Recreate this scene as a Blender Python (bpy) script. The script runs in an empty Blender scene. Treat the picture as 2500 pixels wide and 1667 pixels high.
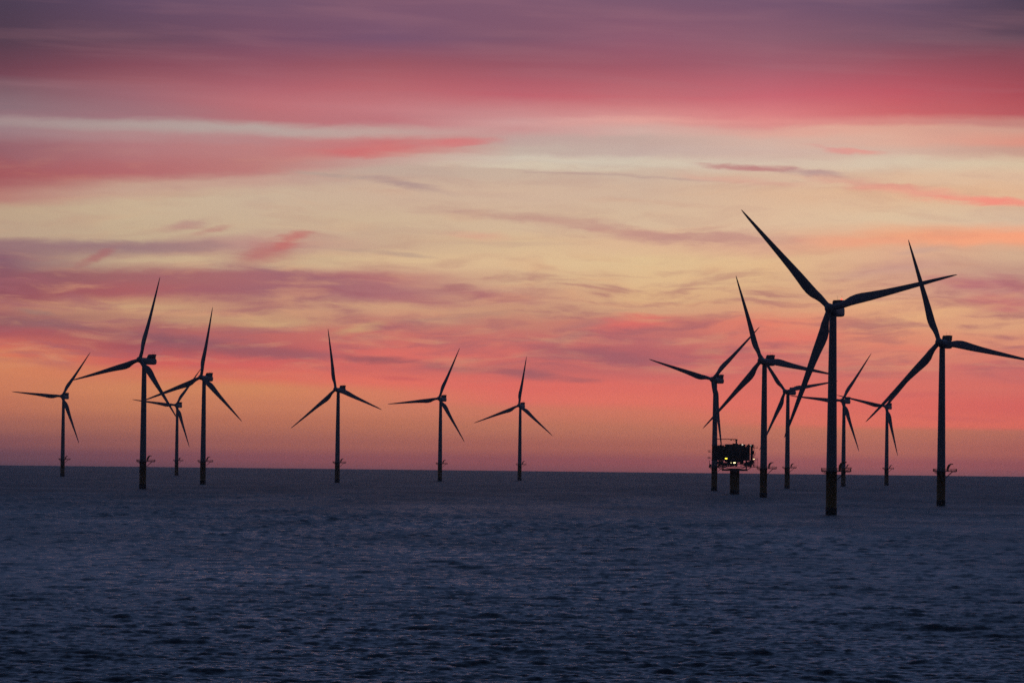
import bpy, math, random
import numpy as np
from mathutils import Matrix, Vector
random.seed(7)
sc = bpy.context.scene
C = sc.collection
R_EARTH = 7.43e6            # earth radius with standard refraction
CAM_H = 20.0
HAZE = 1.9e-5
FPX = 10800.0               # focal length in pixels of a 2500 px wide frame
PITCH = math.radians(1.54195)
ROLL = math.radians(0.64169)
HUBH = 81.6
rad = math.radians

# ------------------------------------------------------------------ helpers
def sealevel(x, y):
    return -(x * x + y * y) / (2 * R_EARTH)

def tag(o, label=None, cat=None, group=None, kind=None):
    if label: o['label'] = label
    if cat: o['category'] = cat
    if group: o['group'] = group
    if kind: o['kind'] = kind
    return o

def link(o, parent=None):
    C.objects.link(o)
    if parent is not None:
        o.parent = parent
    return o

class MB:
    """collects vertices and faces of one mesh"""
    def __init__(s):
        s.v = []; s.f = []; s.mi = []; s.smooth = []
    def add(s, vs, fs, mi=0, smooth=False):
        b = len(s.v)
        s.v += [tuple(p) for p in vs]
        for f in fs:
            s.f.append([b + i for i in f]); s.mi.append(mi); s.smooth.append(smooth)
    def box(s, x0, x1, y0, y1, z0, z1, mi=0):
        vs = [(x, y, z) for x in (x0, x1) for y in (y0, y1) for z in (z0, z1)]
        s.add(vs, [(0, 1, 3, 2), (4, 6, 7, 5), (0, 4, 5, 1), (2, 3, 7, 6), (0, 2, 6, 4), (1, 5, 7, 3)], mi)
    def rings(s, rings, mi=0, smooth=True, caps=True):
        n = len(rings[0]); vs = [p for r in rings for p in r]; fs = []
        for k in range(len(rings) - 1):
            for i in range(n):
                j = (i + 1) % n
                fs.append((k * n + i, k * n + j, (k + 1) * n + j, (k + 1) * n + i))
        s.add(vs, fs, mi, smooth)
        if caps:
            s.add(rings[0], [tuple(range(n))[::-1]], mi)
            s.add(rings[-1], [tuple(range(n))], mi)
    def bar(s, a, b, r, n=6, mi=0, r2=None):
        a = Vector(a); b = Vector(b); d = (b - a).normalized()
        u = d.orthogonal().normalized(); w = d.cross(u)
        r2 = r if r2 is None else r2
        rg = []
        for p, rr in ((a, r), (b, r2)):
            rg.append([p + rr * (math.cos(2 * math.pi * i / n) * u + math.sin(2 * math.pi * i / n) * w) for i in range(n)])
        s.rings(rg, mi, smooth=n > 6)
    def lathe(s, prof, n=32, cx=0, cy=0, mi=0, smooth=True):
        rg = [[(cx + r * math.cos(2 * math.pi * i / n), cy + r * math.sin(2 * math.pi * i / n), z) for i in range(n)] for r, z in prof]
        s.rings(rg, mi, smooth)
    def prism(s, poly, z0, z1, mi=0):
        n = len(poly)
        s.rings([[(x, y, z0) for x, y in poly], [(x, y, z1) for x, y in poly]], mi, smooth=False)
    def mesh(s, name, mats):
        m = bpy.data.meshes.new(name)
        m.from_pydata(s.v, [], s.f)
        for k in (mats if isinstance(mats, (list, tuple)) else [mats]):
            m.materials.append(k)
        m.polygons.foreach_set('material_index', s.mi)
        m.polygons.foreach_set('use_smooth', s.smooth)
        m.update()
        return m
    def build(s, name, mats, parent=None):
        return link(bpy.data.objects.new(name, s.mesh(name, mats)), parent)

def srgb(c):
    out = []
    for v in c:
        v = v / 255.0
        out.append(v / 12.92 if v <= 0.04045 else ((v + 0.055) / 1.055) ** 2.4)
    return tuple(out) + (1.0,)

# ------------------------------------------------------------------ materials
def paint(name, col, rough=0.45, scale=0.6, var=0.12, streak=True, metal=0.0, bump=0.02):
    m = bpy.data.materials.new(name); m.use_nodes = True
    nt = m.node_tree; N = nt.nodes; L = nt.links
    b = N['Principled BSDF']
    tc = N.new('ShaderNodeTexCoord')
    mp = N.new('ShaderNodeMapping'); mp.inputs['Scale'].default_value = (scale, scale, scale * (0.12 if streak else 1))
    no = N.new('ShaderNodeTexNoise'); no.inputs['Scale'].default_value = 3.0; no.inputs['Detail'].default_value = 6
    L.new(tc.outputs['Object'], mp.inputs[0]); L.new(mp.outputs[0], no.inputs['Vector'])
    mr = N.new('ShaderNodeMapRange'); mr.inputs['From Min'].default_value = 0.3; mr.inputs['From Max'].default_value = 0.7
    mr.inputs['To Min'].default_value = 1 - var; mr.inputs['To Max'].default_value = 1 + var
    L.new(no.outputs['Fac'], mr.inputs['Value'])
    mx = N.new('ShaderNodeVectorMath'); mx.operation = 'SCALE'
    mx.inputs[0].default_value = col
    L.new(mr.outputs[0], mx.inputs['Scale'])
    L.new(mx.outputs[0], b.inputs['Base Color'])
    b.inputs['Roughness'].default_value = rough
    b.inputs['Metallic'].default_value = metal
    bp = N.new('ShaderNodeBump'); bp.inputs['Strength'].default_value = 0.3; bp.inputs['Distance'].default_value = bump
    L.new(no.outputs['Fac'], bp.inputs['Height']); L.new(bp.outputs[0], b.inputs['Normal'])
    return m

def lamp_mat(name, col, strength):
    m = bpy.data.materials.new(name); m.use_nodes = True
    nt = m.node_tree; N = nt.nodes
    b = N['Principled BSDF']
    b.inputs['Base Color'].default_value = (0.5, 0.5, 0.5, 1)
    b.inputs['Emission Color'].default_value = tuple(col) + (1,)
    b.inputs['Emission Strength'].default_value = strength
    return m

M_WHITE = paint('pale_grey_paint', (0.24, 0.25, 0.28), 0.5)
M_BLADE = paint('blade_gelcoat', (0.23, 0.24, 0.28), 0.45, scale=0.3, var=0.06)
M_YELLOW = paint('yellow_paint', (0.26, 0.17, 0.055), 0.6, var=0.25)
M_GROWTH = paint('marine_growth', (0.035, 0.035, 0.03), 0.8, scale=2, var=0.4, streak=False, bump=0.08)
M_STEEL = paint('galvanised_steel', (0.16, 0.15, 0.15), 0.5, scale=2, streak=False)
M_RED = paint('red_grey_cooler', (0.16, 0.10, 0.10), 0.5)
M_DARK = paint('dark_cladding', (0.075, 0.06, 0.045), 0.6, var=0.3)
M_CABIN = paint('grey_cladding', (0.10, 0.10, 0.11), 0.6, var=0.2)
M_REDLAMP = lamp_mat('red_beacon_light', (1.0, 0.06, 0.04), 4.0)
M_SODIUM = lamp_mat('yellow_floodlight', (1.0, 0.76, 0.05), 3.0)
M_WARM = lamp_mat('warm_white_floodlight', (1.0, 0.86, 0.42), 3.2)
M_COOL = lamp_mat('white_floodlight', (1.0, 0.9, 0.72), 1.6)

# ------------------------------------------------------------------ camera
F = Vector((0, math.cos(PITCH), math.sin(PITCH)))
up0 = Vector((0, -math.sin(PITCH), math.cos(PITCH)))
RT = math.cos(ROLL) * Vector((1, 0, 0)) + math.sin(ROLL) * up0
UP = -math.sin(ROLL) * Vector((1, 0, 0)) + math.cos(ROLL) * up0
cd = bpy.data.cameras.new('camera')
cam = bpy.data.objects.new('camera', cd); C.objects.link(cam); sc.camera = cam
cd.sensor_width = 36.0; cd.lens = 36.0 * FPX / 2500.0
cd.clip_start = 1.0; cd.clip_end = 80000.0
cam.matrix_world = Matrix(((RT.x, UP.x, -F.x, 0), (RT.y, UP.y, -F.y, 0), (RT.z, UP.z, -F.z, CAM_H), (0, 0, 0, 1)))

def angles(x, y):
    """direction (azimuth, elevation in degrees) seen at a point of the 2352 x 1568 view"""
    sx = x * 2500 / 2352 - 1250; sy = y * 1667 / 1568 - 833.5
    d = (F * FPX + RT * sx - UP * sy).normalized()
    return math.degrees(math.atan2(d.x, d.y)), math.degrees(math.asin(d.z))

# ------------------------------------------------------------------ sky
exec_sky = True
w = bpy.data.worlds.new("World"); sc.world = w; w.use_nodes = True
nt = w.node_tree; N = nt.nodes; L = nt.links
bg = N['Background']

def val(sock, v):
    if isinstance(v, (int, float)): sock.default_value = v
    else: L.new(v, sock)
def math_n(op, a, b=None, c=None, clamp=False):
    n = N.new('ShaderNodeMath'); n.operation = op; n.use_clamp = clamp
    val(n.inputs[0], a)
    if b is not None: val(n.inputs[1], b)
    if c is not None: val(n.inputs[2], c)
    return n.outputs[0]
def maprange(v, a, b, c=0.0, d=1.0, t='SMOOTHSTEP'):
    n = N.new('ShaderNodeMapRange'); n.interpolation_type = t; n.clamp = True
    val(n.inputs['Value'], v); val(n.inputs['From Min'], a); val(n.inputs['From Max'], b)
    val(n.inputs['To Min'], c); val(n.inputs['To Max'], d)
    return n.outputs[0]
def mixc(f, a, b):
    n = N.new('ShaderNodeMix'); n.data_type = 'RGBA'; n.clamp_factor = True
    val(n.inputs[0], f)
    for s, v in ((n.inputs[6], a), (n.inputs[7], b)):
        if isinstance(v, tuple): s.default_value = v
        else: L.new(v, s)
    return n.outputs[2]
def combine(x, y, z=0.0):
    n = N.new('ShaderNodeCombineXYZ')
    val(n.inputs[0], x); val(n.inputs[1], y); val(n.inputs[2], z)
    return n.outputs[0]
def noise(vec, scale, detail=4, rough=0.5, dist=0.0):
    n = N.new('ShaderNodeTexNoise'); n.inputs['Scale'].default_value = scale
    n.inputs['Detail'].default_value = detail; n.inputs['Roughness'].default_value = rough
    n.inputs['Distortion'].default_value = dist
    L.new(vec, n.inputs['Vector'])
    return n.outputs['Fac']

tc = N.new('ShaderNodeTexCoord')
sp = N.new('ShaderNodeSeparateXYZ'); L.new(tc.outputs['Generated'], sp.inputs[0])
K = 1.79                                          # one unit = about a hundred pixels of the picture
AZ = math_n('MULTIPLY', math_n('ARCTAN2', sp.outputs[0], sp.outputs[1]), 180 / math.pi * K)
EL = math_n('MULTIPLY', math_n('ARCSINE', sp.outputs[2]), 180 / math.pi * K)

# wind-drawn warp of the cloud coordinates
v1 = combine(math_n('MULTIPLY', AZ, 0.30), math_n('MULTIPLY', EL, 1.1), 3.1)
v2 = combine(math_n('MULTIPLY', AZ, 0.9), math_n('MULTIPLY', EL, 4.0), 8.4)
n1 = noise(v1, 1.0, 3, 0.5, 0.3)
n2 = noise(v2, 1.0, 4, 0.55, 0.5)
tilt = noise(combine(math_n('MULTIPLY', AZ, 0.25), math_n('MULTIPLY', EL, 0.25), 1.7), 1.0, 1)
# warp strength fades towards the horizon haze and the smooth top
wmask = math_n('MULTIPLY', maprange(EL, 1.2, 3.4), maprange(EL, 8.9, 7.6))
d1 = math_n('MULTIPLY', math_n('SUBTRACT', n1, 0.5), 0.20)
d2 = math_n('MULTIPLY', math_n('SUBTRACT', n2, 0.5), 0.22)
dW = math_n('MULTIPLY', math_n('ADD', d1, d2), math_n('MULTIPLY_ADD', wmask, 0.85, 0.15))
ELW = math_n('ADD', EL, dW)
AZW = math_n('ADD', AZ, math_n('MULTIPLY', math_n('SUBTRACT', n1, 0.5), math_n('MULTIPLY', wmask, 0.7)))

XS = [0, 294, 588, 882, 1176, 1470, 1764, 2058, 2352]
A0 = angles(0, 800)[0] * K; A1 = angles(2352, 800)[0] * K
EMAX = 11.0
T = maprange(AZW, A0, A1, t='LINEAR')
YD = math_n('SUBTRACT', EMAX, ELW)               # grows downward

def row(ys, cols, prevcol=None):
    Tk = T
    if prevcol is not None:          # evaluation order: keeps the node stack small
        dp = N.new('ShaderNodeVectorMath'); dp.operation = 'DOT_PRODUCT'; L.new(prevcol, dp.inputs[0]); dp.inputs[1].default_value = (1e-7, 1e-7, 1e-7)
        Tk = math_n('ADD', T, dp.outputs['Value'])
    if isinstance(ys, (int, float)): ys = [ys] * 9
    cols = [tuple(v + (t - v) * 0.09 for v, t in zip(c, (212, 150, 126))) if c[0] - c[1] > 85 else c for c in cols]
    fc = N.new('ShaderNodeFloatCurve'); cu = fc.mapping.curves[0]
    fc.mapping.use_clip = False
    pts = [(i / 8, (EMAX - angles(x, y)[1] * K) / 12.0) for i, (x, y) in enumerate(zip(XS, ys))]
    cu.points[0].location = pts[0]; cu.points[1].location = pts[-1]
    for p in pts[1:-1]: cu.points.new(*p)
    fc.mapping.update()
    L.new(Tk, fc.inputs['Value'])
    yo = math_n('MULTIPLY', fc.outputs[0], 12.0)
    cr = N.new('ShaderNodeValToRGB'); cr.color_ramp.interpolation = 'LINEAR'
    el = cr.color_ramp.elements
    el[0].position = 0; el[0].color = srgb(cols[0]); el[1].position = 1; el[1].color = srgb(cols[8])
    for i in range(1, 8):
        e = el.new(i / 8); e.color = srgb(cols[i])
    L.new(Tk, cr.inputs[0])
    return yo, cr.outputs[0]

#SKYROWS
ROWS = [
 (0, [(76,62,82),(98,75,100),(115,85,108),(125,88,110),(128,90,112),(125,90,112),(115,85,110),(102,80,105),(78,64,84)]),
 (90, [(84,62,78),(105,74,92),(120,80,102),(122,85,110),(130,88,108),(145,92,112),(142,95,112),(124,86,103),(94,70,86)]),
 ([160,150,150,145,150,150,145,140,120], [(112,68,82),(135,78,92),(148,85,100),(155,88,100),(155,88,102),(160,90,105),(160,95,110),(152,84,98),(128,72,86)]),
 ([172,185,205,205,220,225,222,215,215], [(118,72,86),(152,92,102),(178,102,112),(185,98,108),(190,96,110),(198,105,115),(200,100,115),(192,85,100),(168,72,85)]),
 ([190,215,235,250,262,262,262,258,258], [(126,92,102),(158,104,114),(190,112,118),(198,125,130),(205,142,142),(215,142,140),(218,125,130),(204,98,105),(184,84,92)]),
 ([256,260,273,280,282,275,285,280,280], [(140,112,120),(160,114,122),(185,115,120),(195,120,125),(210,158,155),(228,165,155),(225,145,140),(215,140,132),(200,135,125)]),
 ([275,287,297,308,300,300,302,298,298], [(164,142,142),(178,156,152),(186,164,158),(196,162,155),(205,150,148),(212,175,165),(228,170,155),(225,170,150),(212,160,142)]),
 ([300,314,324,328,320,322,325,325,325], [(158,126,131),(180,135,136),(188,135,135),(205,120,120),(195,165,158),(198,170,160),(215,180,165),(225,175,155),(222,150,132)]),
 ([340,340,342,345,345,348,350,350,345], [(152,100,108),(180,122,125),(192,130,128),(212,118,118),(198,178,165),(200,175,165),(212,182,168),(215,180,162),(205,160,142)]),
 ([400,395,385,365,368,370,375,378,378], [(165,90,95),(182,108,110),(190,125,122),(200,160,150),(212,198,180),(214,200,180),(218,195,175),(220,200,175),(220,195,165)]),
 ([455,435,410,390,395,400,405,410,405], [(185,130,120),(200,165,145),(200,160,145),(195,170,155),(205,180,160),(208,182,162),(218,185,160),(225,190,160),(225,190,160)]),
 ([490,470,450,440,440,440,440,440,440], [(192,165,138),(205,180,150),(205,180,155),(208,178,155),(212,182,158),(212,182,158),(222,185,155),(228,185,150),(228,185,150)]),
 ([540,545,520,520,515,510,510,500,500], [(190,162,138),(200,175,145),(205,178,150),(210,182,152),(215,185,155),(218,188,158),(225,190,158),(225,195,162),(220,190,162)]),
 ([562,568,560,560,560,560,570,545,540], [(155,118,120),(160,125,125),(195,150,138),(205,172,145),(220,188,150),(225,185,150),(225,175,145),(240,170,132),(248,165,128)]),
 ([600,600,600,600,600,600,600,580,580], [(140,98,110),(200,170,140),(205,175,142),(222,188,148),(225,190,150),(228,195,150),(230,190,145),(225,175,145),(215,175,145)]),
 ([640,635,635,640,640,640,640,620,620], [(145,90,100),(165,105,105),(175,110,112),(190,125,120),(215,175,140),(228,190,145),(228,185,140),(215,165,140),(200,155,135)]),
 ([680,670,670,675,675,685,680,665,665], [(150,85,95),(175,98,100),(165,105,112),(175,115,118),(205,150,128),(225,180,135),(222,172,132),(220,165,135),(200,140,130)]),
 ([705,705,705,705,715,715,710,710,705], [(180,115,105),(205,155,120),(195,140,118),(210,160,128),(205,150,122),(215,165,130),(225,160,125),(230,170,130),(210,150,125)]),
 ([735,725,735,740,745,745,745,745,745], [(150,90,98),(190,135,112),(205,160,122),(196,122,112),(202,132,114),(205,122,110),(235,130,108),(230,165,125),(225,165,128)]),
 ([765,762,770,775,775,780,780,780,785], [(175,85,92),(170,100,100),(195,104,100),(208,112,104),(202,112,106),(196,108,108),(225,125,108),(228,145,115),(225,150,120)]),
 ([790,795,805,815,812,812,815,815,820], [(215,110,92),(170,88,95),(180,95,98),(228,110,101),(216,110,103),(186,102,106),(215,110,105),(225,135,112),(220,125,108)]),
 ([815,830,835,845,845,850,850,850,855], [(222,138,98),(215,95,90),(220,100,95),(218,106,99),(206,106,102),(206,105,104),(225,112,105),(222,118,105),(215,110,105)]),
 ([850,855,862,875,885,890,890,890,890], [(220,135,95),(222,125,92),(232,112,92),(238,115,98),(235,108,98),(235,112,100),(230,112,100),(230,115,102),(225,110,100)]),
 ([890,890,892,905,915,920,930,930,935], [(215,130,94),(220,138,96),(222,140,97),(228,130,98),(238,115,100),(240,118,100),(240,115,100),(235,110,98),(228,102,95)]),
 ([930,930,930,940,945,950,965,975,980], [(205,122,92),(212,132,94),(215,132,96),(218,130,97),(222,125,98),(225,125,98),(238,120,98),(245,118,98),(240,112,95)]),
 ([975,970,970,975,980,985,990,990,992], [(182,109,90),(197,119,91),(204,122,92),(207,124,93),(210,124,94),(212,124,95),(216,124,95),(215,124,95),(206,117,95)]),
 ([1015,1017,1020,1022,1025,1027,1030,1033,1036], [(147,88,88),(167,99,89),(177,103,90),(184,107,91),(187,107,91),(192,110,92),(199,112,94),(199,112,94),(191,106,93)]),
 ([1045,1048,1051,1054,1057,1060,1063,1066,1070], [(118,75,85),(135,80,88),(150,85,90),(158,88,90),(160,88,90),(165,90,92),(172,95,95),(175,95,95),(165,90,92)]),
 ([1072,1075,1078,1082,1085,1088,1091,1094,1098], [(100,70,82),(115,73,84),(128,78,86),(135,80,87),(138,80,87),(142,84,88),(148,88,92),(150,90,94),(140,85,92)]),
]
#STROKES  (x, y, half length, half thickness, slope deg (down to the right), colour, opacity)
STROKES = [
 (1050,327,100,9,-2,(220,114,116),.62),(930,338,60,5,-8,(208,115,116),.5),(815,350,85,9,3,(208,108,110),.62),
 (930,425,120,10,11,(172,142,140),.7),(760,398,110,5,8,(175,158,148),.5),
 (1400,402,340,4,2.6,(188,160,150),.6),(1250,384,300,7,2.2,(220,206,182),.6),
 (1740,384,150,6,3.5,(190,125,125),.85),(1880,397,90,7,4,(175,140,145),.6),
 (2000,425,170,9,7,(222,155,140),.6),(2120,442,200,12,5,(238,160,140),.7),(2270,459,170,9,1,(248,145,128),.9),
 (1700,412,180,8,5,(222,165,148),.5),
 (1960,350,70,6,4,(232,150,140),.7),(1900,342,60,4,14,(222,155,148),.5),
 (1130,492,230,11,3,(195,155,140),.65),(1330,516,200,14,8,(198,152,138),.65),(1500,543,190,16,4,(196,146,136),.85),(1700,545,150,18,3,(196,144,134),.75),
 (1090,542,110,8,3,(222,160,140),.5),(930,583,90,5,5,(185,155,138),.6),(820,572,100,4,2,(190,160,140),.5),
 (430,515,60,13,-8,(186,142,134),.75),(490,528,55,6,-14,(190,135,126),.6),
 (600,585,170,24,-10,(180,130,126),.5),(620,577,100,20,-18,(188,108,108),.65),(668,556,50,14,-28,(198,106,104),.6),
 (330,566,260,11,1,(160,125,126),.6),(430,603,140,15,1,(208,178,144),.85),(700,600,130,14,-3,(206,175,142),.6),
 (220,590,60,9,-25,(170,95,102),.6),
 (700,640,240,18,6,(160,104,114),.8),(880,668,120,12,6,(176,112,116),.6),(950,690,150,14,5,(180,110,114),.6),(1150,680,110,12,6,(190,120,118),.6),
 (1000,735,120,10,2,(212,165,130),.5),(1050,728,140,8,-4,(175,130,118),.4),
 (350,705,140,9,2,(206,162,124),.7),(630,744,90,9,-3,(208,164,124),.8),(820,757,90,11,-12,(208,162,120),.8),(420,738,70,7,0,(200,155,120),.5),
 (140,745,130,12,7,(140,98,105),.65),(90,715,60,6,4,(150,125,118),.4),(400,783,180,14,4,(146,92,102),.85),(640,812,160,14,5,(160,94,102),.75),
 (870,828,95,9,2,(160,92,98),.85),(1010,842,110,9,7,(175,98,102),.7),(1210,860,110,11,6,(165,98,104),.75),(1330,872,60,6,3,(170,100,104),.6),(920,868,80,6,3,(205,95,96),.5),
 (1300,805,170,10,4,(170,98,106),.65),(1420,822,150,14,8,(168,98,106),.65),(1350,745,90,9,-9,(178,118,116),.6),(1320,772,90,8,-12,(165,105,112),.6),
 (1440,745,110,20,-9,(230,110,104),.7),(1640,808,60,8,-4,(205,150,118),.4),
 (1560,770,120,9,3,(185,110,108),.4),
 (2040,618,150,13,-6,(204,155,142),.6),(2110,575,80,8,-8,(198,160,148),.5),(2230,650,130,14,5,(185,108,118),.8),(2300,695,110,22,6,(198,108,114),.75),(2330,650,60,18,20,(185,110,120),.6),
 (2130,725,190,12,-9,(236,180,132),.6),(1990,700,90,9,-6,(232,180,135),.5),(1840,775,100,15,-3,(236,118,104),.6),(1960,845,130,7,-2,(205,150,120),.35),(2100,800,160,8,3,(232,128,108),.5),
 (2110,905,150,7,-3,(215,105,102),.4),(1990,860,60,8,0,(190,100,104),.5),(2180,960,150,7,2,(222,108,100),.5),(2250,840,120,9,-4,(215,110,106),.45),
 (40,817,80,6,3,(225,112,90),.6),(2250,547,200,13,1,(254,168,128),.6),(1990,555,160,9,1,(244,162,130),.4),
 (1130,560,240,6,1,(205,170,145),.5),(1560,470,220,6,3,(215,178,152),.5),(1100,445,180,6,4,(205,172,152),.5),
]
prev = None; col = None; done = []
for ys, cols in ROWS:
    y, c = row(ys, cols, col)
    if prev is None: col = c
    else: col = mixc(maprange(YD, prev, y, t='LINEAR' if len(done) < 5 else 'SMOOTHSTEP'), col, c)
    done.append(1)
    prev = y

# fine streaks shared by all cloud strokes
sv = combine(math_n('MULTIPLY', AZW, 0.8), math_n('MULTIPLY', ELW, 5.5), 5.0)
sn = noise(sv, 1.0, 5, 0.6, 0.6)
PV = combine(AZW, ELW)
rag = math_n('MULTIPLY', math_n('SUBTRACT', sn, 0.5), 1.5)
for x, y, a, b, s, c, op in STROKES:
    cx, cy = [v * K for v in angles(x, y)]
    ex, ey = [v * K for v in angles(x + 100 * math.cos(rad(s)), y + 100 * math.sin(rad(s)))]
    ang = math.atan2(ey - cy, ex - cx)
    m = N.new('ShaderNodeMapping'); m.vector_type = 'TEXTURE'
    m.inputs['Location'].default_value = (cx, cy, 0); m.inputs['Rotation'].default_value = (0, 0, ang)
    m.inputs['Scale'].default_value = (a / 100 * 1.05, b / 100 * 1.4, 1)
    pk = N.new('ShaderNodeVectorMath'); pk.operation = 'MULTIPLY_ADD'; L.new(col, pk.inputs[0])
    pk.inputs[1].default_value = (1e-7, 1e-7, 0); L.new(PV, pk.inputs[2]); L.new(pk.outputs[0], m.inputs[0])
    ln = N.new('ShaderNodeVectorMath'); ln.operation = 'LENGTH'; L.new(m.outputs[0], ln.inputs[0])
    d = math_n('ADD', ln.outputs['Value'], rag)
    fac = maprange(d, 1.15, 0.1, 0.0, op)
    col = mixc(fac, col, srgb(c))

# mauve and cream fibres everywhere in the cloud deck, heaviest in its lower half
ELF = math_n('ADD', ELW, math_n('MULTIPLY', math_n('SUBTRACT', tilt, 0.5), 0.7))
fmask = math_n('MULTIPLY', maprange(EL, 1.4, 2.4), maprange(EL, 7.6, 6.6))
low = math_n('MULTIPLY', maprange(EL, 1.5, 2.6), maprange(EL, 4.9, 3.8))
fn = noise(combine(math_n('MULTIPLY', AZW, 0.55), math_n('MULTIPLY', ELF, 3.6), 12.0), 1.0, 6, 0.56, 0.35)
fib = math_n('MULTIPLY', math_n('MULTIPLY', maprange(fn, 0.44, 0.70), fmask), math_n('MULTIPLY_ADD', low, 0.50, 0.13))
col = mixc(fib, col, srgb((166, 100, 108)))
fn2 = noise(combine(math_n('MULTIPLY', AZW, 0.5), math_n('MULTIPLY', ELF, 3.4), 31.0), 1.0, 6, 0.56, 0.35)
fib2 = math_n('MULTIPLY', math_n('MULTIPLY', maprange(fn2, 0.48, 0.74), fmask), math_n('MULTIPLY_ADD', low, 0.34, 0.10))
col = mixc(fib2, col, srgb((226, 166, 126)))

fn3 = noise(combine(math_n('MULTIPLY', AZ, 0.22), math_n('MULTIPLY', math_n('ADD', EL, math_n('MULTIPLY', AZ, 0.03)), 2.6), 44.0), 1.0, 5, 0.5, 0.2)
fib3 = math_n('MULTIPLY', maprange(fn3, 0.42, 0.72), math_n('MULTIPLY', maprange(EL, 6.6, 7.8), 0.16))
col = mixc(fib3, col, srgb((176, 122, 130)))

# upper sky: deep blue dusk, Nishita twilight blended with high thin cloud
sky = N.new('ShaderNodeTexSky'); sky.sky_type = 'NISHITA'; sky.sun_disc = False
sky.sun_elevation = rad(-1.0); sky.sun_rotation = rad(0.0); sky.altitude = 20
tint = N.new('ShaderNodeMix'); tint.data_type = 'RGBA'; tint.blend_type = 'MULTIPLY'; tint.inputs[0].default_value = 1
L.new(sky.outputs[0], tint.inputs[6]); tint.inputs[7].default_value = (0.06, 0.08, 0.15, 1)   # sky strength 0.06-0.15
ur = N.new('ShaderNodeValToRGB'); ue = ur.color_ramp.elements
elN = math_n('DIVIDE', EL, 90 * K, clamp=True)
ue[0].position = 0.0; ue[0].color = (0.13, 0.075, 0.10, 1)
ue[1].position = 1.0; ue[1].color = (0.012, 0.020, 0.048, 1)
for p, c in ((0.055, (0.12, 0.085, 0.14, 1)), (0.11, (0.060, 0.080, 0.165, 1)), (0.25, (0.046, 0.084, 0.182, 1)), (0.5, (0.030, 0.053, 0.108, 1))):
    e = ue.new(p); e.color = c
L.new(elN, ur.inputs[0])
front = maprange(sp.outputs[1], -0.3, 1.0, 0.12, 1.3, 'LINEAR')
upc = N.new('ShaderNodeVectorMath'); upc.operation = 'SCALE'; L.new(ur.outputs[0], upc.inputs[0]); L.new(front, upc.inputs['Scale'])
ad = N.new('ShaderNodeVectorMath'); ad.operation = 'ADD'; L.new(upc.outputs[0], ad.inputs[0]); L.new(tint.outputs[2], ad.inputs[1])
upn = noise(combine(math_n('MULTIPLY', AZ, 0.05), math_n('MULTIPLY', EL, 0.22), 2.0), 1.0, 4, 0.55)
upm = N.new('ShaderNodeVectorMath'); upm.operation = 'SCALE'; L.new(ad.outputs[0], upm.inputs[0])
L.new(maprange(upn, 0.3, 0.7, 0.8, 1.2), upm.inputs['Scale'])
tv = maprange(EL, 10.6, 17.0)
ta = maprange(math_n('ABSOLUTE', AZ), 13.0, 55.0)
tt = math_n('MAXIMUM', tv, ta)
final = mixc(tt, col, upm.outputs[0])
L.new(final, bg.inputs['Color']); bg.inputs['Strength'].default_value = 1.0
w.cycles.sampling_method = 'MANUAL'; w.cycles.sample_map_resolution = 1024

# a very weak warm sun lamp: the sun itself has just set straight ahead
sd = bpy.data.lights.new('sun', 'SUN'); sd.energy = 0.02; sd.angle = rad(10); sd.color = (1.0, 0.55, 0.35)
so = bpy.data.objects.new('sun', sd); C.objects.link(so)
so.rotation_euler = Vector((0.03, -1.0, -0.02)).to_track_quat('-Z', 'Y').to_euler()

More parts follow.
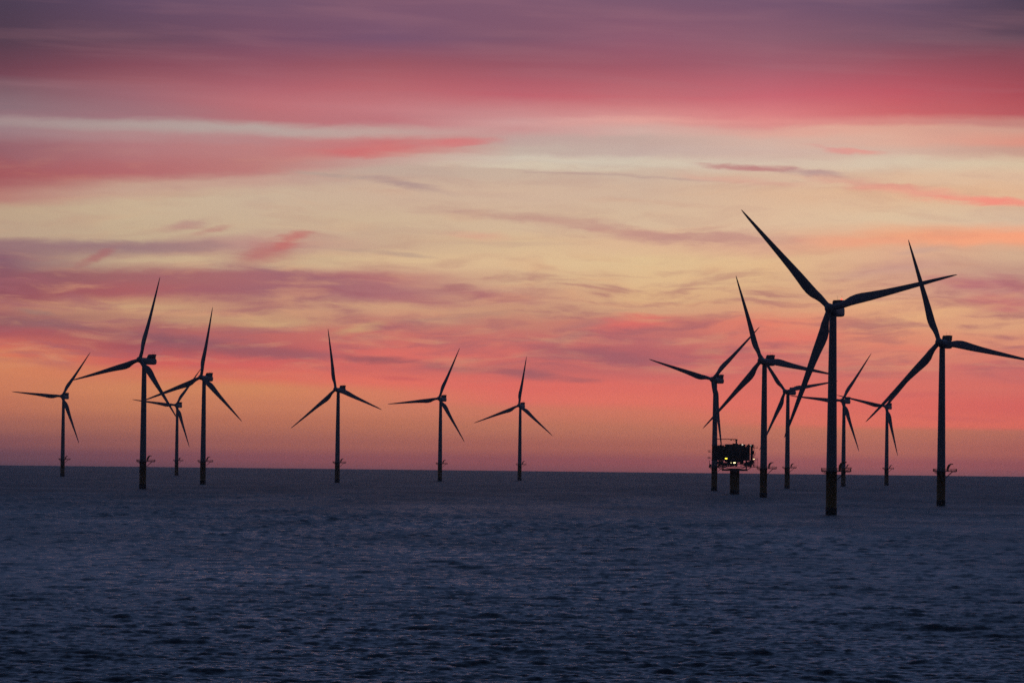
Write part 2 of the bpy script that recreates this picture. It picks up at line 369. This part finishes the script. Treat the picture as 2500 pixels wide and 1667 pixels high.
# ------------------------------------------------------------------ sea
def make_sea():
    rng = np.random.default_rng(11)
    fine = np.radians(np.linspace(-7.6, 7.6, 1400))
    left = -np.radians(7.6 + (np.linspace(0, 1, 110)[1:] ** 2.2) * 172.4)[::-1]
    az = np.concatenate([left, fine, -left[::-1][:-1]])
    rr = [0.5]
    while rr[-1] < 365: rr.append(rr[-1] + max(1.2, rr[-1] * 0.012))
    while rr[-1] < 19000:
        rr.append(rr[-1] + min(0.27 * (rr[-1] / 400) ** 2, 60))
    r = np.array(rr)
    A, Rr = np.meshgrid(az, r)
    X = (Rr * np.sin(A)).astype(np.float64); Y = (Rr * np.cos(A)).astype(np.float64)
    Z = np.zeros_like(X, dtype=np.float32)
    n = 104
    lam = np.exp(np.linspace(np.log(0.5), np.log(42), n)) * rng.uniform(0.95, 1.05, n)
    wd = math.radians(15)
    th = wd + rng.normal(0, 0.46, n)
    slope = np.full(n, math.sqrt(2 * SEA_MSS / n))
    slope *= np.where(lam > 3.5, (3.0 / lam) ** 0.84, 1.0)
    mod = 1 + 0.35 * np.sin(X * 0.011 + 1.3 * np.sin(Y * 0.004)) * np.sin(Y * 0.0023 + X * 0.006 + 1)
    mod = mod.astype(np.float32)
    far = (0.9 + 1.05 * np.clip((Rr - 480) / 1100, 0, 1)).astype(np.float32)
    for i in range(n):
        k = 2 * math.pi / lam[i]
        ph = (X * (k * math.sin(th[i])) + Y * (k * math.cos(th[i])) + rng.uniform(0, 6.28)) % (2 * math.pi)
        cw = np.float32(slope[i] / k) * np.cos(ph.astype(np.float32))
        if 2.5 < lam[i] < 13: cw *= far                         # the open water further out is choppier
        Z += cw
    Z *= mod
    Z += np.float32(0.22) * np.abs(Z) * np.clip(Z, -0.6, 0.6)              # steeper crests, flatter troughs
    Z = Z - ((X * X + Y * Y) / (2 * R_EARTH))
    nr, nc = X.shape
    co = np.empty((nr * nc, 3), np.float32)
    co[:, 0] = X.ravel(); co[:, 1] = Y.ravel(); co[:, 2] = Z.ravel()
    i = np.arange(nr - 1)[:, None] * nc; j = np.arange(nc)[None, :]; j2 = (j + 1) % nc
    q = np.stack([i + j, i + j2, i + nc + j2, i + nc + j], -1).reshape(-1, 4)[:, ::-1]
    me = bpy.data.meshes.new('water')
    me.vertices.add(len(co)); me.vertices.foreach_set('co', co.ravel())
    me.loops.add(q.size); me.loops.foreach_set('vertex_index', q.ravel().astype(np.int32))
    me.polygons.add(len(q))
    me.polygons.foreach_set('loop_start', np.arange(len(q), dtype=np.int32) * 4)
    me.polygons.foreach_set('use_smooth', np.ones(len(q), bool))
    me.update(calc_edges=True)
    print('sea verts', len(co))
    m = bpy.data.materials.new('sea_water'); m.use_nodes = True
    t = m.node_tree; NN = t.nodes; LL = t.links; b = NN['Principled BSDF']
    b.inputs['Base Color'].default_value = (0.004, 0.010, 0.020, 1)
    b.inputs['IOR'].default_value = 1.333
    g = NN.new('ShaderNodeNewGeometry')
    # unresolved chop far out scatters like a rougher surface
    ln = NN.new('ShaderNodeVectorMath'); ln.operation = 'LENGTH'; LL.new(g.outputs['Position'], ln.inputs[0])
    rm = NN.new('ShaderNodeMapRange'); rm.inputs['From Min'].default_value = 450; rm.inputs['From Max'].default_value = 2700
    rm.inputs['To Min'].default_value = SEA_ROUGH; rm.inputs['To Max'].default_value = 0.57
    LL.new(ln.outputs['Value'], rm.inputs['Value'])
    pm = NN.new('ShaderNodeMapping'); pm.inputs['Scale'].default_value = (0.02, 0.006, 1); LL.new(g.outputs['Position'], pm.inputs[0])
    pn = NN.new('ShaderNodeTexNoise'); pn.inputs['Scale'].default_value = 1.0; pn.inputs['Detail'].default_value = 5; LL.new(pm.outputs[0], pn.inputs['Vector'])
    pr = NN.new('ShaderNodeMapRange'); pr.inputs['From Min'].default_value = 0.32; pr.inputs['From Max'].default_value = 0.68
    pr.inputs['To Min'].default_value = -0.06; pr.inputs['To Max'].default_value = 0.06; LL.new(pn.outputs['Fac'], pr.inputs['Value'])
    pa = NN.new('ShaderNodeMath'); pa.operation = 'ADD'; LL.new(rm.outputs[0], pa.inputs[0]); LL.new(pr.outputs[0], pa.inputs[1])
    LL.new(pa.outputs[0], b.inputs['Roughness'])
    mp = NN.new('ShaderNodeMapping'); mp.inputs['Rotation'].default_value = (0, 0, wd); mp.inputs['Scale'].default_value = (0.55, 1.5, 1)
    LL.new(g.outputs['Position'], mp.inputs[0])
    no = NN.new('ShaderNodeTexNoise'); no.inputs['Scale'].default_value = 1.6; no.inputs['Detail'].default_value = 4; no.inputs['Roughness'].default_value = 0.6
    LL.new(mp.outputs[0], no.inputs['Vector'])
    bp = NN.new('ShaderNodeBump'); bp.inputs['Strength'].default_value = 1.0; bp.inputs['Distance'].default_value = SEA_BUMP
    LL.new(no.outputs['Fac'], bp.inputs['Height']); LL.new(bp.outputs[0], b.inputs['Normal'])
    me.materials.append(m)
    o = bpy.data.objects.new('water', me); C.objects.link(o); tag(o, kind='structure')
SEA_MSS = 0.095; SEA_ROUGH = 0.32; SEA_BUMP = 0.07
make_sea()

# ------------------------------------------------------------------ wind turbine
OV = 4.6; TILT = rad(6); RB = 54.5; PZ = 17.3

def blade_mesh():
    mb = MB(); n = 20
    tab = [(1.3,2.3,2.3,0),(2.6,2.35,2.3,0),(4.5,2.6,2.0,10),(6.5,3.2,1.6,14),(9,3.95,1.25,13),(11.5,4.25,1.0,11),(14,4.15,.85,9),(18,3.65,.68,7),
           (23,3.05,.52,5),(29,2.5,.4,3.5),(35,2.05,.31,2),(41,1.62,.23,1),(46,1.25,.17,.3),(50,.95,.12,0),(52.6,.65,.08,0),(54,.35,.05,0),(RB,.08,.03,0)]
    rings = []
    for r, c, t, tw in tab:
        le = 1.15 if r < 3 else min(1.15, 0.30 * c + 0.12 + 0.25 * max(0, 1 - (r - 3) / 9))
        if r > 30: le = 0.30 * c + 0.12
        blend = max(0.0, min(1.0, (r - 2.6) / 6.5))
        ring = []
        off = -(RB * math.sin(rad(2.0)) * (r / RB) + RB * math.sin(rad(2.0)) * (r / RB) ** 2)
        for i in range(n):
            a = 2 * math.pi * i / n
            u = (1 + math.cos(a)) / 2                       # 1 = leading edge
            cx = 0.5 * math.cos(a) * c; cy = 0.5 * math.sin(a) * t
            xa = (u - 1) * c + le                            # airfoil: from leading edge back
            sh = (u ** 0.55) * (1 - (u) ** 3 * 0.35) if u > 0 else 0
            ya = 0.5 * math.sin(a) * t * (0.35 + 0.9 * u)
            x = cx * (1 - blend) + xa * blend; y = cy * (1 - blend) + ya * blend
            ct, st = math.cos(rad(tw)), math.sin(rad(tw))
            x, y = x * ct + y * st, -x * st + y * ct         # leading edge turned into the wind
            ring.append((x, y + off, r))
        rings.append(ring)
    mb.rings(rings)
    return mb.mesh('blade', M_BLADE)

def superring(y, hw, z0, z1, n=24, p=3.2, cut=0):
    zc = (z0 + z1) / 2; hh = (z1 - z0) / 2; out = []
    for i in range(n):
        a = 2 * math.pi * i / n
        c, s = math.cos(a), math.sin(a)
        out.append((hw * math.copysign(abs(c) ** (2 / p), c), y, zc + hh * math.copysign(abs(s) ** (2 / p), s)))
    return out

def nacelle_mesh():
    mb = MB()
    sec = [(-2.9,1.55,-1.25,1.9,2.2),(-2.2,1.8,-1.7,1.95,2.5),(-1.0,1.85,-2.2,1.9,3.2),(1,1.9,-2.45,1.85,4),(8.6,1.9,-2.45,1.75,4.5),(9.8,1.85,-2.35,1.6,4.2),(10.5,1.6,-1.9,1.15,3.2),(10.75,1.1,-1.3,.6,2.6)]
    mb.rings([superring(y, hw, z0, z1, 28, p) for y, hw, z0, z1, p in sec])
    mb.box(-1.92, 1.92, 2.4, 2.5, -2.2, 1.5)
    return mb.mesh('nacelle', M_WHITE)

def cooler_mesh():
    mb = MB()
    y0, y1, t0, t1, z0, z1, hw = 4.1, 8.6, 6.5, 9.7, 1.5, 4.05, 1.95
    side = [(y0, z0), (y1, z0), (t1, z1), (t0, z1)]
    mb.add([(x, y, z) for x in (-hw, hw) for y, z in side], [(0, 1, 2, 3), (7, 6, 5, 4), (0, 3, 7, 4), (1, 5, 6, 2), (3, 2, 6, 7), (0, 4, 5, 1)])
    for k in range(9):                                        # radiator ribs on the sloping front
        x = -1.75 + k * 3.5 / 8
        mb.add([(x + dx, y + dy, z) for dx in (-.06, .06) for y, z in ((y0, z0 + .15), (t0, z1 - .3)) for dy in (0.0, -.18)],
               [(0, 1, 3, 2), (4, 6, 7, 5), (1, 5, 7, 3), (0, 2, 6, 4), (0, 4, 5, 1), (2, 3, 7, 6)], 1)
        for s in (-1, 1):
            yy = 5.6 + k * .42
            mb.box(s * hw - .06, s * hw + .06, yy - .05, yy + .05, z0 + .2, z1 - .3, 1)
    mb.box(-2.02, 2.02, t0 - .1, t1 + .1, z1, z1 + .14)
    return mb.mesh('cooler', [M_RED, M_STEEL])

def hub_mesh():
    mb = MB(); n = 28
    prof = [(1.7, 1.75), (1.9, 1.1), (2.0, 0.2), (1.95, -.6), (1.7, -1.35), (1.25, -1.95), (.7, -2.3), (.2, -2.42), (.02, -2.43)]
    mb.rings([[(r * math.cos(2 * math.pi * i / n), y, r * math.sin(2 * math.pi * i / n)) for i in range(n)] for r, y in prof])
    for k in range(3):                                        # blade root collars
        a = 2 * math.pi * k / 3; d = Vector((math.sin(a), 0, math.cos(a)))
        mb.bar(d * .6, d * 1.75, 1.3, 20)
    return mb.mesh('hub', M_WHITE)

def tower_mesh():
    mb = MB()
    prof = []
    for k in range(13):
        z = PZ + .25 + (HUBH - 2.3 - PZ - .25) * k / 12; t = k / 12
        prof.append((2.1 - 0.66 * t ** 1.15, z))
    mb.lathe(prof, 40)
    for z, r in ((PZ + .2, 2.2), (PZ + 22, 1.93), (PZ + 43, 1.7)):    # flanges
        mb.lathe([(r, z), (r, z + .18)], 40, smooth=False)
    mb.box(-.45, .45, -2.16, -2.0, PZ + .4, PZ + 2.5)                   # entrance door
    return mb.mesh('tower', M_WHITE)

def tp_mesh():
    mb = MB()
    mb.lathe([(2.18, 2.9), (2.18, PZ - .3), (2.3, PZ - .28), (2.3, PZ)], 40)
    for s in (-1, 1):                                                # boat landing tubes and ladder
        mb.bar((s * .9 + .6, 2.9, -.0), (s * .9 + .6, 2.9, 11.5), .17, 8)
        for z in (3.5, 7.5, 11.2):
            mb.bar((s * .9 + .6, 2.9, z), (s * .7 + .6, 2.0, z), .12, 6)
    for k in range(26):
        mb.bar((.35, 2.55, 3 + .5 * k), (.85, 2.55, 3 + .5 * k), .03, 4)
    mb.bar((.35, 2.55, 3), (.35, 2.55, PZ), .04, 4); mb.bar((.85, 2.55, 3), (.85, 2.55, PZ), .04, 4)
    return mb.mesh('transition_piece', M_YELLOW)

def pile_mesh():
    mb = MB()
    mb.lathe([(2.3, -6), (2.3, 2.7), (2.2, 3.1)], 40)
    return mb.mesh('monopile', M_GROWTH)

def outline():
    pts = []
    for k in range(21):
        a = rad(32 + k * (296) / 20)
        pts.append((4.1 * math.cos(a), 4.1 * math.sin(a)))
    pts += [(5.0, -2.6), (7.6, -2.6), (7.6, 2.6), (5.0, 2.6)]
    return pts
def platform_mesh():
    mb = MB(); p = outline()
    mb.prism(p, PZ + .001, PZ + .34)
    for k in range(len(p)):                                          # kick plate edge beam
        a = p[k]; b = p[(k + 1) % len(p)]
        mb.bar((a[0], a[1], PZ + .1), (b[0], b[1], PZ + .1), .14, 6)
    for s in (-1, 1):
        mb.bar((2.2, s * 1.0, PZ - 3.2), (5.6, s * 2.0, PZ - .05), .13, 6)
        mb.bar((5.6, s * 2.0, PZ - .05), (7.3, s * 2.0, PZ - .05), .13, 6)
    for a in (100, 140, 180, 220, 260):
        c, s = math.cos(rad(a)), math.sin(rad(a))
        mb.bar((2.18 * c, 2.18 * s, PZ - 1.3), (3.8 * c, 3.8 * s, PZ - .02), .09, 6)
    return mb.mesh('work_platform', M_STEEL)
def rail_mesh():
    mb = MB(); p = outline()
    for k in range(len(p)):
        a = Vector(p[k] + (0,)); b = Vector(p[(k + 1) % len(p)] + (0,))
        n = max(1, round((b - a).length / 0.7))
        for i in range(n):
            q = a.lerp(b, i / n); mb.bar((q.x, q.y, PZ + .28), (q.x, q.y, PZ + 1.45), .07, 4)
        for z in (.62, .95, 1.4):
            mb.bar((a.x, a.y, PZ + z), (b.x, b.y, PZ + z), .05 if z > 1 else .035, 4)
    return mb.mesh('guard_rail', M_YELLOW)
def crane_mesh():
    mb = MB()
    mb.lathe([(.42, PZ + .28), (.42, PZ + 1.5), (.5, PZ + 1.52), (.5, PZ + 1.9)], 12, cx=3.1, cy=-2.2)
    mb.box(2.7, 3.7, -2.6, -1.8, PZ + 1.85, PZ + 2.7)
    mb.bar((3.2, -2.2, PZ + 1.7), (3.75, -2.2, PZ + 3.4), .5, 8)
    return mb.mesh('crane', M_YELLOW)
def jib_mesh():
    mb = MB()
    mb.bar((3.45, -2.2, PZ + 3.1), (4.6, -2.2, PZ + 3.85), .36, 8, r2=.26)
    mb.bar((4.5, -2.2, PZ + 3.8), (5.8, -2.2, PZ + 3.8), .26, 8, r2=.18)
    mb.bar((3.9, -2.2, PZ + 2.4), (4.7, -2.2, PZ + 3.6), .1, 6)
    mb.bar((5.7, -2.2, PZ + 3.8), (5.7, -2.2, PZ + 3.0), .03, 4)
    return mb.mesh('jib', M_YELLOW)
def sensor_mesh():
    mb = MB()
    for x in (-.9, .9):
        mb.bar((x, 8.9, 4.18), (x, 8.9, 5.8), .035, 6)
        mb.bar((-.9, 8.9, 4.3), (.9, 8.9, 4.3), .05, 6)
        mb.bar((x - .35, 8.9, 5.9), (x + .35, 8.9, 5.75), .03, 6)
    return mb.mesh('wind_sensor', M_STEEL)
def light_mesh(mat_off):
    mb = MB()
    mb.lathe([(.2, 4.18), (.2, 4.4)], 10, cx=1.2, cy=7.6)
    mb.lathe([(.24, 4.4), (.24, 4.75), (.12, 4.9)], 10, cx=1.2, cy=7.6, mi=1)
    return mb.mesh('warning_light', [M_STEEL, mat_off])

def inst(name, mesh, parent, mtx=None):
    o = link(bpy.data.objects.new(name, mesh), parent)
    if mtx is not None: o.matrix_local = mtx
    return o

def make_turbine():
    root = link(bpy.data.objects.new('wind_turbine', None)); root.empty_display_size = 5
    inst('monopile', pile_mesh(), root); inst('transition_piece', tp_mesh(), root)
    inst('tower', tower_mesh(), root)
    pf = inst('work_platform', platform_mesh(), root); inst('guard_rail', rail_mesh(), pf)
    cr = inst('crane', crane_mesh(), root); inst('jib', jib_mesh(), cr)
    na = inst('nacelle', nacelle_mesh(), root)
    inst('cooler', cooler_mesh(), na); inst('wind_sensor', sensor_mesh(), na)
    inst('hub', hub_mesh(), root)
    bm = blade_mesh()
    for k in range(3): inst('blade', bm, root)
    return root

def copy_tree(o, parent=None):
    c = o.copy(); C.objects.link(c); c.parent = parent
    for ch in list(o.children): copy_tree(ch, c)
    return c

def pose(root, x, y, yaw, th):
    root.location = (x, y, sealevel(x, y))
    Y = Matrix.Rotation(-rad(yaw), 4, 'Z')
    top = Matrix.Translation((0, 0, HUBH)) @ Y
    rot = top @ Matrix.Rotation(-TILT, 4, 'X') @ Matrix.Translation((0, -OV, 0))
    k = 0
    for ch in root.children:
        nm = ch.name.split('.')[0]
        if nm == 'nacelle': ch.matrix_local = top
        elif nm == 'hub': ch.matrix_local = rot @ Matrix.Rotation(rad(th), 4, 'Y')
        elif nm == 'blade':
            ch.matrix_local = rot @ Matrix.Rotation(rad(th + 120 * k), 4, 'Y'); k += 1

TURB = [
 (127.8,1762.0,21.3,76.4,"largest and closest wind turbine, red warning light glowing on its nacelle"),
 (216.2,2221.9,25.2,101.2,"second largest turbine, far right, one blade cut off by the frame"),
 (151.9,2657.3,31.6,100.0,"turbine standing just right of the lit platform, between it and the largest turbine"),
 (-234.3,2820.1,34.9,15.3,"tallest of the four turbines on the left, one blade pointing almost straight up"),
 (150.0,3257.1,31.4,45.5,"turbine whose tower rises directly behind the left end of the lit platform"),
 (-236.5,3402.4,28.6,9.1,"second tallest turbine of the left cluster, standing furthest right in it"),
 (-152.8,3903.2,29.5,109.6,"tallest of the three spaced out turbines in the middle, blade up leaning slightly left"),
 (234.5,3751.3,35.4,81.1,"small turbine half hidden by the largest turbine's low blade and tower"),
 (-70.1,4390.4,24.1,23.3,"middle of the three spaced out turbines, with one blade nearly level to the left"),
 (9.9,4854.6,21.0,8.2,"smallest of the three spaced out middle turbines, nearest to the picture's centre"),
 (-458.5,4529.0,17.4,34.2,"leftmost turbine, small, with one blade almost level to the left"),
 (-389.7,5162.6,19.4,36.1,"smallest turbine of the left cluster, rotor crossed by blades of the two taller ones"),
 (318.4,4233.8,31.9,34.3,"small distant turbine seen immediately right of the largest turbine's tower"),
 (391.1,4603.6,24.4,41.9,"smallest turbine on the right, its rotor crossed by the second largest turbine's low blade"),
]
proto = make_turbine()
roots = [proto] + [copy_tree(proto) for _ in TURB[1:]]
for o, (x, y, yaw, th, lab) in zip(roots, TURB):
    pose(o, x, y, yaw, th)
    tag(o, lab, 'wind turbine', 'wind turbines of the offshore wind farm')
na = [c for c in roots[0].children if c.name.startswith('nacelle')][0]
wl = inst('warning_light', light_mesh(M_REDLAMP), na); wl['label'] = 'glowing red warning light'

# ------------------------------------------------------------------ substation
def substation():
    az, el = angles(1793.2 * .9408, 1130)
    d = 2928.0
    x, y = d * math.sin(rad(az)), d * math.cos(rad(az))
    root = link(bpy.data.objects.new('offshore_substation', None)); root.location = (x, y, sealevel(x, y))
    root.rotation_euler = (0, 0, -rad(az))
    tag(root, "dark transformer platform with yellow and white lamps, standing on a single thick pillar", 'substation')
    m = MB(); m.lathe([(3.15, 3.0), (3.15, 16.6), (3.6, 16.62), (3.6, 17.2)], 40); m.build('pillar', M_YELLOW, root)
    m = MB(); m.lathe([(3.2, -6), (3.2, 3.0)], 40); m.build('pillar_foot', M_GROWTH, root)
    # support frame: ring beam on the pillar with struts up to the cable deck
    m = MB()
    for yy in (-6.5, 6.5):
        m.box(-8.5, 8.5, yy - .45, yy + .45, 15.5, 16.7)
    for xx in (-8.1, -3.9, 3.9, 8.1):
        m.box(xx - .4, xx + .4, -6.05, 6.05, 15.55, 16.65)
    for xx in (-7.8, 7.6):
        for yy in (-6.5, 6.5):
            m.bar((xx, yy, 16.6), (xx, yy, 22.4), .4, 8)
    for yy in (-6.5, 6.5):
        for a, b in (((-7.8, 18.4), (-3.4, 16.7)), ((7.6, 18.4), (3.6, 16.7)), ((-11.6, 17.9), (-8.3, 16.2)), ((11.4, 18.2), (8.4, 16.4))):
            m.bar((a[0], yy, a[1]), (b[0], yy, b[1]), .2, 6)
    m.build('support_frame', M_STEEL, root)
    # cable deck: grating, truss work and hanging equipment
    m = MB()
    m.box(-11.8, 15.2, -9, 9, 18.0, 18.35)
    rnd = random.Random(4)
    for yy in (-9, -3, 3, 9):
        xs = [-11.6, -8.8, -5.6, -2.4, .8, 4, 7.2, 10.4, 12.8]
        for i in range(len(xs) - 1):
            if (i % 2) == 0: m.bar((xs[i], yy, 18.3), (xs[i + 1], yy, 22.3), .17, 6)
            else: m.bar((xs[i], yy, 22.3), (xs[i + 1], yy, 18.3), .17, 6)
            if i in (1, 6, 7): m.bar((xs[i], yy, 18.3), (xs[i + 1], yy, 22.3), .12, 6)
        for xx in xs: m.bar((xx, yy, 18.3), (xx, yy, 22.4), .16, 6)
    for k in range(62):
        xx = rnd.uniform(-11, 11.5); yy = rnd.uniform(-7.5, 8); ww = rnd.uniform(.3, 1.3); z0 = rnd.uniform(18.4, 20.5)
        m.box(xx - ww, xx + ww, yy - .5, yy + .5, z0, min(22.2, z0 + rnd.uniform(.5, 1.8)))
        if k % 2: m.bar((xx, yy, 18.4), (xx, yy, 22.3), .12, 6)
        if k % 3 == 0: m.bar((xx - 2, yy, z0), (xx + 2, yy, z0), .13, 6)
    m.build('cable_deck', M_STEEL, root)
    m = MB()
    for z in (18.9, 19.45):
        m.bar((9.5, -9, z), (15.1, -9, z), .05, 4); m.bar((15.1, -9, z), (15.1, 9, z), .05, 4); m.bar((-11.7, -9, z), (-9, -9, z), .05, 4)
    for xx in (10, 11.3, 12.6, 13.9, 15.1):
        m.bar((xx, -9, 18.3), (xx, -9, 23.3 if xx > 12 else 19.5), .08, 4); m.bar((xx, 9, 18.3), (xx, 9, 23.3 if xx > 12 else 19.5), .08, 4)
    m.build('guard_rail', M_STEEL, root)
    # deck house, several blocks with panel joints, doors and louvres
    m = MB()
    m.box(-15.1, 9.9, -9.5, 9.5, 22.35, 31.6); m.box(-6.5, 5.8, -8, 8, 21.3, 22.34); m.box(-3.2, 2.6, -8.2, 7, 20.9, 21.29)
    m.box(-15.5, 10.3, -9.9, 9.9, 26.6, 26.9)
    m.box(-15.5, 10.3, -9.9, 9.9, 22.3, 22.65)
    for k in range(13):
        xx = -14.2 + k * 1.98
        m.box(xx - .12, xx + .12, -9.68, -9.52, 22.7, 31.5)
    for k in range(4):
        for j in range(7):
            m.box(-13.2 + k * 6, -11.4 + k * 6, -9.66, -9.53, 28 + j * .3, 28.14 + j * .3)
    m.build('deck_house', M_DARK, root)
    m = MB()
    m.box(-11.7, -7.0, -6, 5, 31.602, 32.2); m.box(-6.6, 6.9, -7.5, 7.5, 31.602, 33.05); m.box(-1.6, 2.0, -5, 5, 33.052, 33.6)
    m.box(7.6, 12.2, -6.5, 6, 31.602, 32.5); m.box(-13.8, -12.4, -3, 3, 31.602, 32.7); m.box(3.2, 4.4, -4, 2, 33.052, 33.4)
    m.lathe([(.5, 31.6), (.5, 33.3)], 12, cx=9.0, cy=-3); m.lathe([(.35, 31.6), (.35, 32.9)], 12, cx=-9.4, cy=-7.5)
    m.bar((12.1, -5, 32.4), (12.1, -5, 34.0), .06, 5); m.bar((-13.4, -6, 31.6), (-13.4, -6, 34.2), .06, 5); m.bar((5.6, 4, 33), (5.6, 4, 35.2), .05, 5)
    m.build('roof_equipment', M_DARK, root)
    m = MB()                                                  # railing round the roof
    for (a, b) in (((-15.3, -9.7), (10.1, -9.7)), ((10.1, -9.7), (10.1, 9.7)), ((-15.3, 9.7), (10.1, 9.7)), ((-15.3, -9.7), (-15.3, 9.7))):
        for z in (32.15, 32.7): m.bar((a[0], a[1], z), (b[0], b[1], z), .05, 4)
        n = 14
        for i in range(n):
            t = i / n; m.bar((a[0] + (b[0] - a[0]) * t, a[1] + (b[1] - a[1]) * t, 31.6), (a[0] + (b[0] - a[0]) * t, a[1] + (b[1] - a[1]) * t, 32.75), .05, 4)
    m.build('roof_railing', M_STEEL, root)
    # stair tower on the right
    m = MB()
    for xx in (10.6, 12.6):
        for yy in (-7.5, -4, 4, 7.5): m.bar((xx, yy, 18.3), (xx, yy, 32.6), .17, 6)
    for i, z in enumerate((20.4, 22.5, 24.6, 26.7, 28.8, 30.9)):
        m.box(10.35, 12.9, -7.6, 7.6, z, z + .16)
        a, b = ((-7, z), (-4.3, z + 2.1)) if i % 2 else ((-4.3, z), (-7, z + 2.1))
        m.bar((11.6, a[0], a[1]), (11.6, b[0], b[1]), .2, 4)
        m.bar((10.6, -7.5, z), (12.6, -7.5, z + 2.1), .1, 5); m.box(10.3, (12.3, 11.6, 12.0, 12.45, 11.8, 12.2)[i], -3, 3.5, z + .17, z + 2.1)
    m.build('stair_tower', M_CABIN, root)
    # balconies sticking out at both ends
    for (x0, x1, z) in ((12.905, 15.1, 30.7), (12.905, 15.2, 23.0), (12.905, 13.6, 26.0)):
        m = MB(); m.box(x0, x1, -4, 4, z, z + .3)
        for yy in (-3.9, 0, 3.9):
            m.bar((x1 - .1, yy, z), (x1 - .1, yy, z + (2.6 if x1 < 14 else 1.2)), .1, 4)
        m.bar((x0, -3.9, z + 1.15), (x1, -3.9, z + 1.15), .06, 4); m.bar((x1 - .1, -3.9, z + 1.15), (x1 - .1, 3.9, z + 1.15), .06, 4)
        m.build('balcony', M_STEEL, root)
    for (x0, x1, z) in ((-17.8, -15.505, 27.7), (-17.8, -15.505, 23.4)):
        m = MB(); m.box(x0, x1, -4, 4, z, z + .35)
        for yy in (-3.9, 0, 3.9):
            for xx in (x0 + .1, (x0 + x1) / 2): m.bar((xx, yy, z), (xx, yy, z + 1.25), .16, 4)
        m.bar((x0, -3.9, z + 1.2), (x1, -3.9, z + 1.2), .14, 4); m.bar((x0 + .1, -3.9, z + 1.2), (x0 + .1, 3.9, z + 1.2), .08, 4)
        m.build('balcony', M_STEEL, root)
    m = MB(); m.box(-16.8, -11.805, -3, 3, 18.0, 18.35); m.box(-16.6, -15.4, -2, 2, 18.35, 19.8)
    for xx in (-16.7, -14.5): m.bar((xx, -2.9, 18.3), (xx, -2.9, 22.3), .15, 6)
    m.build('lower_landing', M_STEEL, root)
    # pedestal crane on the roof
    m = MB(); m.lathe([(.5, 33.6), (.5, 35.3), (.7, 35.32), (.7, 36.0)], 12, cx=.9, cy=0); m.box(.2, 1.7, -.8, .8, 35.9, 36.5)
    cr = m.build('crane', M_STEEL, root)
    m = MB()
    for dz in (0, .45): m.bar((.5, -.3, 36.1 + dz), (-13.4, -.3, 36.3 + dz * .4), .12, 6); m.bar((.5, .3, 36.1 + dz), (-13.4, .3, 36.3 + dz * .4), .12, 6)
    for k in range(14):
        xx = .3 - k; m.bar((xx, -.3, 36.1), (xx - 1, -.3, 36.5), .06, 4)
    m.bar((-2.0, 0, 36.2), (.6, 0, 34.7), .1, 6); m.box(-3.1, -2.1, -.3, .3, 35.5, 36.1)
    m.build('jib', M_STEEL, cr)
    # lamps
    def lamp(xx, yy, z, r, mat, lab, sx=1.6):
        m = MB()
        m.box(xx - r * sx, xx + r * sx, yy - .02, yy + .35, z - r * .9, z + r * .9, 0)
        m.box(xx - r * sx * .9, xx + r * sx * .9, yy - .08, yy - .021, z - r * .75, z + r * .75, 1)
        o = m.build('lamp', [M_STEEL, mat], root); o['label'] = lab
    lamp(-5.7, -10.3, 23.6, .42, M_SODIUM, 'bright yellow lamp', 2.0)
    lamp(-.2, -9.6, 20.85, .40, M_WARM, 'bright warm white lamp below the deck house', 1.9)
    lamp(-2.4, -9.6, 20.8, .16, M_WARM, 'small warm lamp below the deck house')
    lamp(12.6, -8.0, 23.4, .24, M_WARM, 'yellowish lamp on the right balcony')
    lamp(4.9, -7.9, 32.8, .30, M_COOL, 'white lamp on the roof')
    lamp(10.5, -7.9, 32.4, .16, M_COOL, 'small faint white lamp at the roof corner')
substation()

# ------------------------------------------------------------------ haze
if HAZE > 0:
    m = MB(); m.box(-21000, 21000, -500, 21000, -62, 160)
    hm = bpy.data.materials.new('sea_haze'); hm.use_nodes = True
    hn = hm.node_tree.nodes; hn.clear()
    ho = hn.new('ShaderNodeOutputMaterial'); hv = hn.new('ShaderNodeVolumePrincipled')
    hv.inputs['Color'].default_value = (0.85, 0.86, 0.92, 1); hv.inputs['Density'].default_value = HAZE
    hv.inputs['Anisotropy'].default_value = 0.5
    hm.node_tree.links.new(hv.outputs[0], ho.inputs['Volume'])
    o = m.build('haze', hm); tag(o, kind='stuff')

# ------------------------------------------------------------------ render settings
sc.view_settings.view_transform = 'Standard'; sc.view_settings.look = 'None'
sc.view_settings.exposure = 0.0; sc.view_settings.gamma = 1.0
sc.cycles.max_bounces = 4
sc.cycles.use_denoising = False
